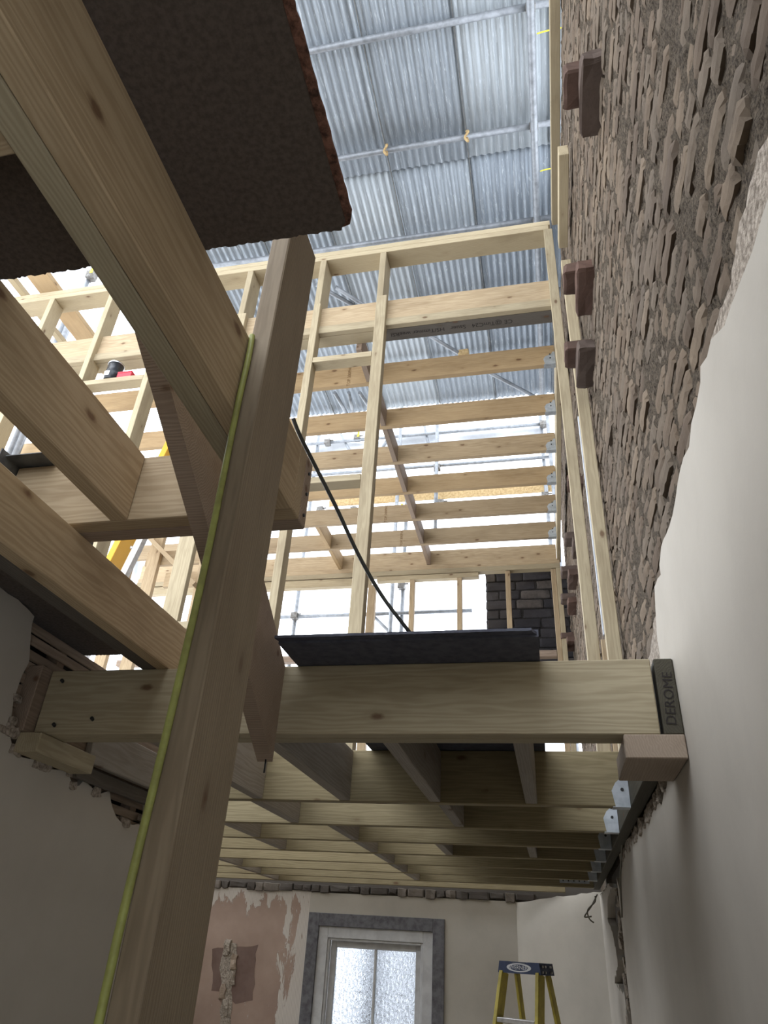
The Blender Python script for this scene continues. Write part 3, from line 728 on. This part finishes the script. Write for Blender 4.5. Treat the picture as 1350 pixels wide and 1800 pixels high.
# ---- battens and plates beside the brick wall
o = T('wall_batten', .335, .404, 3.50, 3.55, ZT+.001, 4.30, 'pine_stud'); tag(o, 'upright batten standing close to the brick wall, right of two', 'batten')
o = T('packer', .354, .385, 4.00, 4.06, ZT, 1.6, 'pine_joist'); tag(o, 'small packer at the foot between the two upright battens', 'packer')
o = T('wall_plate', .345, .414, .3, 4.02, 5.40, 5.49, 'pine_stud'); tag(o, 'long plate running overhead along the top of the brick wall', 'timber')
o = T('plasterboard_strip', .364, .374, 3.93, 3.96, 1.60, 3.2, 'sheeting'); tag(o, 'thin white strip between the two upright battens', 'strip')
o = T('plate_offcut', .328, .392, 2.76, 3.48, 4.40, 4.50, 'pine_stud'); tag(o, 'short timber end fixed below the plate beside the brick wall', 'timber')
o = T('side_stud', .318, .352, 4.12, 4.16, ZT+.03, 5.37, 'pine_stud'); tag(o, 'narrow stud at the brick side of the tall stud wall', 'stud')

# ---- timbers of the left side, up in the light
o = T('roof_timber', -4.82, -4.59, 2.2, 5.4, 5.60, 5.66, 'pine_orange'); tag(o, 'bright timber laid over the top plate at upper left', 'timber')
o = T('roof_timber', -5.05, -4.98, 1.8, 5.0, 5.60, 5.66, 'pine_stud'); tag(o, 'narrow timber over the top plate at the far upper left', 'timber')
# small frame seen low at left between trimmer and joist pair
YC = 6.405
cf = thing('back_frame', (-4.3, YC, 1.6), 'small studded frame with cross rails low behind the stud wall', 'stud wall')
def xz(px, py, Y): p = onY(px, py, Y); return p.x, p.z
for (pa, pb, wd) in (((262, 1000), (283, 960), .14), ((340, 1070), (352, 1010), .09), ((222, 985), (240, 955), .13)):
    xa, _ = xz(*pa, YC); T('stud', xa-.05, xa-.05+wd, YC, YC+.06, ZT+.001, 4.3, 'pine_joist', cf)
for (px0, px1, py) in ((252, 420, 978), (284, 420, 1015)):
    xa, za = xz(px0, py, YC); xb, _ = xz(px1, py, YC)
    T('rail', xa, xb, YC+.062, YC+.11, za-.09, za+.09, 'pine_joist', cf)
bar('brace', onY(262, 945, YC-.05), onY(345, 1030, YC-.05), .05, .12, 'pine_joist', cf, (0, 1, 0))
# orange ladder leaning up through the framing
la, lb = Vector((-3.06, 4.62, 4.25)), Vector((-3.80, 4.62, .88))
ol = thing('leaning_ladder', (lb.x, lb.y, lb.z), 'orange fibreglass ladder leaning behind the stud wall at left', 'ladder')
bar('stile', lb, la, .06, .17, 'ladder_orange', ol, (0, 1, 0)); off = Vector((.14, .02, 0))
bar('stile', lb+off, la+off, .06, .06, 'aluminium', ol, (0, 1, 0))
for k in range(8):
    p = lb+(la-lb)*((k+.5)/8); tube('rung', p+Vector((.08, 0, 0)), p+off-Vector((.03, 0, 0)), .016, 'aluminium', ol, 8)

# ================================================================== SCAFFOLD, TEMPORARY ROOF
ZR = 6.90
def corrugated(x0, wd, y0, y1, z, mat, label):
    n = 66; V = []; Fc = []; r = random.Random(int(x0*31+y0*7)); ph = r.uniform(0, 6)
    ys = [0, .25, .5, .75, 1.0]
    for yy in ys:
        for i in range(n+1):
            u = wd*i/n; V.append((u-wd/2, (yy-.5)*(y1-y0), .011*sin(2*pi*u/.076+ph)+.004*sin(yy*7+x0)))
    for k in range(len(ys)-1):
        for i in range(n):
            a = k*(n+1)+i; Fc.append((a, a+1, a+n+2, a+n+1))
    o = mesh_obj('roof_sheet', V, Fc, mat, None, (x0+wd/2, (y0+y1)/2, z), True)
    sm = o.modifiers.new('thickness', 'SOLIDIFY'); sm.thickness = .0012
    T('lap_shadow_strip', x0+.007, x0+.017, y0+.01, y1-.01, z-.032, z-.012, 'hanger_dull', o, 0)  # dark strip added as the shadow line where the sheets overlap
    return tag(o, label, 'roof sheet', 'corrugated roof sheets')
rowname = ['nearest row', 'middle row', 'far row']
for rI, (ya, yb, dz) in enumerate(((.3, 4.2, 0.0), (4.08, 7.95, .035))):
    for k in range(-5, 3):
        x0 = -1.19+.812*k
        if k < -3: continue
        m = ['galv_a', 'galv_c', 'galv_b'][(k*2+rI*2+(k//2)) % 3]
        if (rI, k) == (1, -1): m = 'galv_b'
        if (rI, k) == (1, 0): m = 'galv_a'
        pos = 'over the brick wall' if k == 2 else '%s sheet from the brick wall' % ORD[2-k]
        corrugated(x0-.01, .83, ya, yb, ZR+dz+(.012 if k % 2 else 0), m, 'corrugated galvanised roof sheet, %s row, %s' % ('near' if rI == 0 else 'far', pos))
for i, y in enumerate((1.9, 2.92, 3.95, 4.99, 6.0, 7.0, 7.9)):
    o = tube('roof_purlin', (-3.8, y, ZR-.055), (.62, y, ZR-.055), .030, 'steel_tube'); tag(o, 'horizontal steel purlin under the sheets, %s from the front' % ORD[i], 'scaffold tube', 'roof purlins')
o = tube('roof_rail', (.275, .4, ZR-.12), (.275, 7.9, ZR-.12), .034, 'steel_tube'); tag(o, 'bright tube running under the sheets beside the brick wall', 'scaffold tube')
for i, y in enumerate((2.92, 3.95, 4.99)):
    c = thing('tube_coupler', (.275, y, ZR-.12), 'coupler joining wall-side tube to the %s purlin in view' % ORD[i], 'coupler', 'roof couplers')
    rough_box('body', .235, .315, y-.035, y+.035, ZR-.10, ZR-.045, 'coupler_steel', c, 300+i, .006, 1); tube('bolt', (.31, y, ZR-.07), (.345, y, ZR-.07), .009, 'screw_steel', c, 6)
for i, (px, py) in enumerate(((678, 262), (820, 238))):
    p = onZ(px, py, ZR-.09)
    c = curve('tie_cord', [(p.x, p.y, ZR-.02), (p.x+.02, p.y-.03, ZR-.08), (p.x-.015, p.y, ZR-.12), (p.x+.012, p.y+.02, ZR-.16), (p.x, p.y+.035, ZR-.06)], .012, 'osb')
    tag(c, 'knotted cord on the second purlin, %s of two' % ('left' if i == 0 else 'right'), 'cord', 'tie cords')
for i, (px, py) in enumerate(((950, 58), (955, 300))):
    p = onZ(px, py, ZR-.13); c = curve('cable_tie', [(p.x-.03, p.y, p.z), (p.x+.05, p.y, p.z+.015), (p.x+.18, p.y, p.z+.02)], .006, 'yellow_plastic')
    tag(c, 'yellow cable tie on the wall-side tube, %s one' % ('upper' if i == 0 else 'lower'), 'cable tie', 'yellow cable ties')
# braces of the roof beams, seen through the stud wall
brace = [((590, 505), (700, 575)), ((755, 590), (838, 640)), ((860, 655), (945, 700)), ((588, 690), (614, 735)), ((613, 690), (622, 735)), ((632, 690), (655, 725)), ((556, 500), (640, 548))]
for i, (a, b) in enumerate(brace):
    o = tube('roof_brace', onZ(*a, ZR-.22), onZ(*b, ZR-.22), .026, 'steel_tube')
    tag(o, 'slanting scaffold brace seen through the stud wall, %s counted from the top' % ORD[(0, 2, 3, 4, 5, 6, 1)[i]], 'scaffold tube', 'roof braces')
c = onZ(815, 622, ZR-.22); k = thing('tube_coupler', (c.x, c.y, c.z), 'cream-coloured coupler on the brace between header and first joist', 'coupler')
rough_box('body', c.x-.07, c.x+.07, c.y-.05, c.y+.05, c.z-.05, c.z+.04, 'osb', k, 321, .008, 1); tube('bolt', (c.x, c.y, c.z-.08), (c.x, c.y, c.z), .01, 'screw_steel', k, 6)
# scaffold behind the building
YK = 9.7
def kx(px, py): return onY(px, py, YK)
cnt = 0
for (pa, pb, nm) in (((540, 783), (965, 742), 'just below the roof edge'), ((540, 838), (965, 801), 'along the top of the board'), ((530, 908), (965, 868), 'under the board'), ((480, 1083), (830, 1076), 'across the far openings'), ((230, 1020), (523, 1014), 'low at the left')):
    a, b = kx(*pa), kx(*pb); zz = (a.z+b.z)/2
    o = tube('scaffold_ledger', (a.x, YK, zz), (b.x, YK, zz), .030, 'steel_tube'); tag(o, 'horizontal scaffold tube behind the house, %s' % nm, 'scaffold tube', 'scaffold ledgers')
for (px, py, z0, z1, nm, dy) in ((520, 1060, FLOOR, 8.5, 'leftmost in the far openings', .06), (690, 1060, FLOOR, 9.0, 'thick one in the middle', -.07), (706, 1060, FLOOR, 6.9, 'beside the middle one', .06), (768, 830, 5.6, 8.5, 'with couplers above the board', -.06), (952, 760, FLOOR, 9.0, 'left of the pair by the brick wall', .06), (966, 780, FLOOR, 9.0, 'right of the pair by the brick wall', -.06)):
    p = kx(px, py); o = tube('scaffold_standard', (p.x, YK+dy, z0), (p.x, YK+dy, z1), .032, 'steel_tube'); tag(o, 'upright scaffold tube behind the house, %s' % nm, 'scaffold tube', 'scaffold standards')
for (pa, pb, nm) in (((598, 760), (622, 805), 'left, short'), ((668, 790), (688, 755), 'beside the middle stud'), ((745, 745), (755, 790), 'centre'), ((650, 1075), (700, 1125), 'in the far opening')):
    a, b = kx(*pa), kx(*pb); o = tube('scaffold_brace', (a.x, YK+.057, a.z), (b.x, YK+.057, b.z), .026, 'steel_tube'); tag(o, 'short slanting scaffold tube, %s' % nm, 'scaffold tube', 'scaffold braces')
for i, (px, py, nm) in enumerate(((518, 1083, 'left in the far opening'), (576, 778, 'left under the roof edge'), (628, 770, 'second under the roof edge'), (768, 822, 'above the board'), (775, 885, 'below the board'), (563, 897, 'left below the board'), (622, 897, 'second left below the board'), (955, 746, 'top right'), (958, 872, 'lower right'), (706, 1030, 'right in the far opening'))):
    p = kx(px, py); k = thing('tube_coupler', (p.x, p.y, p.z), 'scaffold coupler behind the house, %s' % nm, 'coupler', 'scaffold couplers')
    rough_box('body', p.x-.055, p.x+.055, YK-.06, YK+.06, p.z-.05, p.z+.05, 'coupler_steel', k, 340+i, .010, 1); tube('bolt', (p.x+.05, YK-.03, p.z+.02), (p.x+.11, YK-.03, p.z+.02), .012, 'coupler_steel', k, 6)
for i, (px, py) in enumerate(((708, 895), (632, 765))):
    p = kx(px, py); o = T('tag_strip', p.x-.02, p.x+.02, YK-.08, YK-.075, p.z-.09, p.z+.06, 'yellow_plastic'); tag(o, 'yellow tag on the rear scaffold, %s' % ('below the board' if i == 0 else 'under the roof edge'), 'tag', 'yellow scaffold tags')
a, b = kx(580, 838), kx(968, 824)
o = T('toe_board', a.x, b.x, YK+.11, YK+.13, 6.48, 6.98, 'osb'); tag(o, 'strip of oriented strand board on the rear scaffold', 'board')
def cloth(name, P, mat, label, amp, seed):
    """sheet between four corner points with soft folds"""
    nu, nv = 26, 18; V = []; Fc = []; P = [Vector(p) for p in P]; c = sum(P, Vector())/4; nrm = (P[1]-P[0]).cross(P[3]-P[0]).normalized()
    for j in range(nv+1):
        for i in range(nu+1):
            u, v = i/nu, j/nv
            p = P[0]*(1-u)*(1-v)+P[1]*u*(1-v)+P[2]*u*v+P[3]*(1-u)*v
            p = p+nrm*amp*noise.noise(Vector((u*6, v*2.5, seed))); V.append(tuple(p-c))
    for j in range(nv):
        for i in range(nu):
            a = j*(nu+1)+i; Fc.append((a, a+1, a+nu+2, a+nu+1))
    o = mesh_obj(name, V, Fc, mat, None, c, True); m_ = o.modifiers.new('thickness', 'SOLIDIFY'); m_.thickness = .002; return tag(o, label, 'sheeting')
cloth('scaffold_sheet', [(.62, 4.6, 5.4), (.75, 9.6, 5.4), (.75, 9.6, 7.1), (.62, 4.6, 7.0)], 'sheeting', 'white sheeting hung along the brick-wall side of the roof', .12, 4)
cloth('scaffold_sheet', [tuple(onY(540, 806, 9.86)), tuple(onY(960, 772, 9.86)), tuple(onY(960, 745, 9.86)), tuple(onY(540, 784, 9.86))], 'sheeting', 'white sheeting strip behind the rear scaffold tubes', .10, 9)
cloth('scaffold_sheet', [tuple(onY(210, 1040, 8.6)), tuple(onY(268, 1040, 8.6)), tuple(onY(272, 955, 8.6)), tuple(onY(232, 955, 8.6))], 'sheeting', 'white sheeting hanging low at left behind the frame', .10, 14)
# left-hand standards against the sky
for (px, py, Y, nm) in (((115, 560, 4.9, 'behind the upper-left studs')), ((30, 790, 4.9, 'at the left picture edge')), ((160, 480, 5.2, 'tall, clamped at the top left'))):
    p = onY(px, py, Y); o = tube('scaffold_standard', (p.x, Y, FLOOR), (p.x, Y, 6.3 if px < 150 else 7.5), .030, 'steel_tube'); tag(o, 'upright scaffold tube in the left light, %s' % nm, 'scaffold tube', 'left scaffold standards')
p = onY(162, 488, 5.2); k = thing('tube_coupler', (p.x, p.y, p.z), 'coupler with yellow tag at the upper left', 'coupler')
rough_box('body', p.x-.05, p.x+.05, 5.12, 5.24, p.z-.06, p.z+.06, 'coupler_steel', k, 361, .01, 1); T('tag_strip', p.x+.03, p.x+.07, 5.10, 5.105, p.z-.03, p.z+.05, 'yellow_plastic', k, 0)

# ---- sooty chimney stack beyond the far openings
YH = 8.75
ch = empty('chimney_stack', (-.1, YH+.2, 2.4), 'soot-black brick chimney stack behind the far openings', 'chimney')
T('mortar_core', -.635, .43, YH+.012, YH+.5, 2.4, 4.50, 'mortar_soot', ch, 0)
rc = random.Random(9); z = 2.72; row = 0
while z < 4.42:
    x = -.65+(0 if row % 2 else -.17)
    while x < .42:
        L = .34*rc.uniform(.8, 1.2); xa = max(x, -.65); xb = min(x+L-.016, .44)
        if xb-xa > .05: rough_box('brick', xa, xb, YH+rc.uniform(-.012, .006), YH+.09, z+.008, z+.128, 'brick_soot', ch, int(z*100+x*37) % 211, .010, 1)
        x += L
    z += .137; row += 1

# ================================================================== SMALL THINGS IN THE ROOM BELOW
# stepladder by the far corner
sl = empty('step_ladder', (-.235, 6.0, FLOOR), 'yellow fibreglass stepladder with dark blue top cap', 'ladder')
sl.rotation_euler = (0, 0, radians(-29))
def LP(name, bm, mat, loc, rot=(0, 0, 0), parent=sl):
    me = bpy.data.meshes.new(name); bm.to_mesh(me); bm.free(); me.materials.append(MATS[mat]); o = bpy.data.objects.new(name, me); o.location = loc; o.rotation_euler = rot; link(o, parent); return o
H = 1.60
bm = bmesh.new()
pr = [(-.17, 0), (.17, 0), (.175, -.008), (.165, .068), (.06, .066), (.04, .060), (-.04, .060), (-.06, .068), (-.165, .070)]
pr = [(-.172, -.004), (.172, -.004), (.160, .066), (.07, .066), (.045, .058), (-.045, .058), (-.07, .066), (-.160, .066)]
f0 = [bm.verts.new((x, -.085, z)) for x, z in pr]; f1 = [bm.verts.new((x*.93, .12, z)) for x, z in pr]
bm.faces.new(f0[::-1]); bm.faces.new(f1)
for i in range(len(pr)): bm.faces.new((f0[i], f0[(i+1) % len(pr)], f1[(i+1) % len(pr)], f1[i]))
bmesh.ops.recalc_face_normals(bm, faces=bm.faces[:])
cap = LP('top_cap', bm, 'ladder_blue', (0, 0, H-.066))
cap['label'] = 'dark blue plastic top cap'
def ellipse(a, b, n=36):
    bm = bmesh.new(); bm.faces.new([bm.verts.new((a*cos(2*pi*i/n), 0, b*sin(2*pi*i/n))) for i in range(n)]); return bm
LP('logo', ellipse(.098, .026), 'logo_white', (.0, -.0865, .031), parent=cap); LP('logo', ellipse(.074, .019), 'ladder_blue', (.0, -.0872, .031), parent=cap)
tx = text('lettering', 'WERNER', .036, (0, 0, 0), (pi/2, 0, 0), 'logo_white', cap); tx.location = (0, -.0885, .031); tx.rotation_euler = (pi/2, 0, 0)
for i, (y, z) in enumerate(((-.05, .012), (-.05, .045), (-.01, .012), (-.01, .045), (.07, .012), (.06, .045))):
    b = bmesh.new(); bmesh.ops.create_cone(b, cap_ends=True, segments=10, radius1=.008, radius2=.008, depth=.01); LP('rivet', b, 'aluminium', (.166-.0*y, y, z), (0, pi/2, 0), cap)
def lrail(name, a, b, wx, wy, mat):
    a, b = Vector(a), Vector(b); d = b-a; bmx = boxbm(wx, wy, d.length, .003); q = d.to_track_quat('Z', 'Y')
    x = Vector((1, 0, 0)); z = d.normalized(); y = z.cross(x).normalized(); x = y.cross(z)
    return LP(name, bmx, mat, (a+b)/2, Matrix((x, y, z)).transposed().to_euler())
for s_ in (-1, 1):
    lrail('front_rail', (s_*.145, -.05, H-.066), (s_*.235, -.42, 0), .028, .085, 'ladder_yellow')
    lrail('rear_rail', (s_*.125, .09, H-.066), (s_*.20, .50, 0), .022, .05, 'ladder_yellow')
for k in range(5):
    u = (k+1)/5.6; wz = H-.066-u*(H-.066); yy = -.05-.37*u; hw = .145+.09*u
    st = LP('step', boxbm(2*hw-.03, .08, .028, .003), 'aluminium', (0, yy, wz))
    for s_ in (-1, 1):
        a = Vector((s_*(hw-.02), yy+.01, wz-.12)); b = Vector((s_*(hw-.10), yy, wz-.012)); lrail('brace', a, b, .006, .018, 'aluminium')
# loose cable hanging in the corner
P = [(1086, 1470, 3.95), (1083, 1500, 4.4), (1088, 1540, 4.6)]
o = curve('loose_cable', [(.375, 4.3, .60), (.382, 4.6, .53), (.383, 4.85, .44), (.384, 5.0, .30), (.384, 5.05, .26)], .005, 'cable_grey'); tag(o, 'grey cable clipped down the chase in the right wall', 'cable')
pp = [onY(x, y, 7.0) for x, y in ((1050, 1572), (1040, 1592), (1031, 1605), (1028, 1612), (1040, 1611))]
o = curve('loose_cable', [tuple(p) for p in pp], .006, 'cable_grey'); tag(o, 'short loose cable tail hanging in the far corner, curled end', 'cable')
pp = [onY(x, y, 6.98) for x, y in ((1046, 1575), (1046, 1585), (1033, 1600), (1036, 1615), (1044, 1622))]
o = curve('loose_cable', [tuple(p) for p in pp], .006, 'cable_grey'); tag(o, 'longer loose cable tail hanging in the far corner, straight end', 'cable')
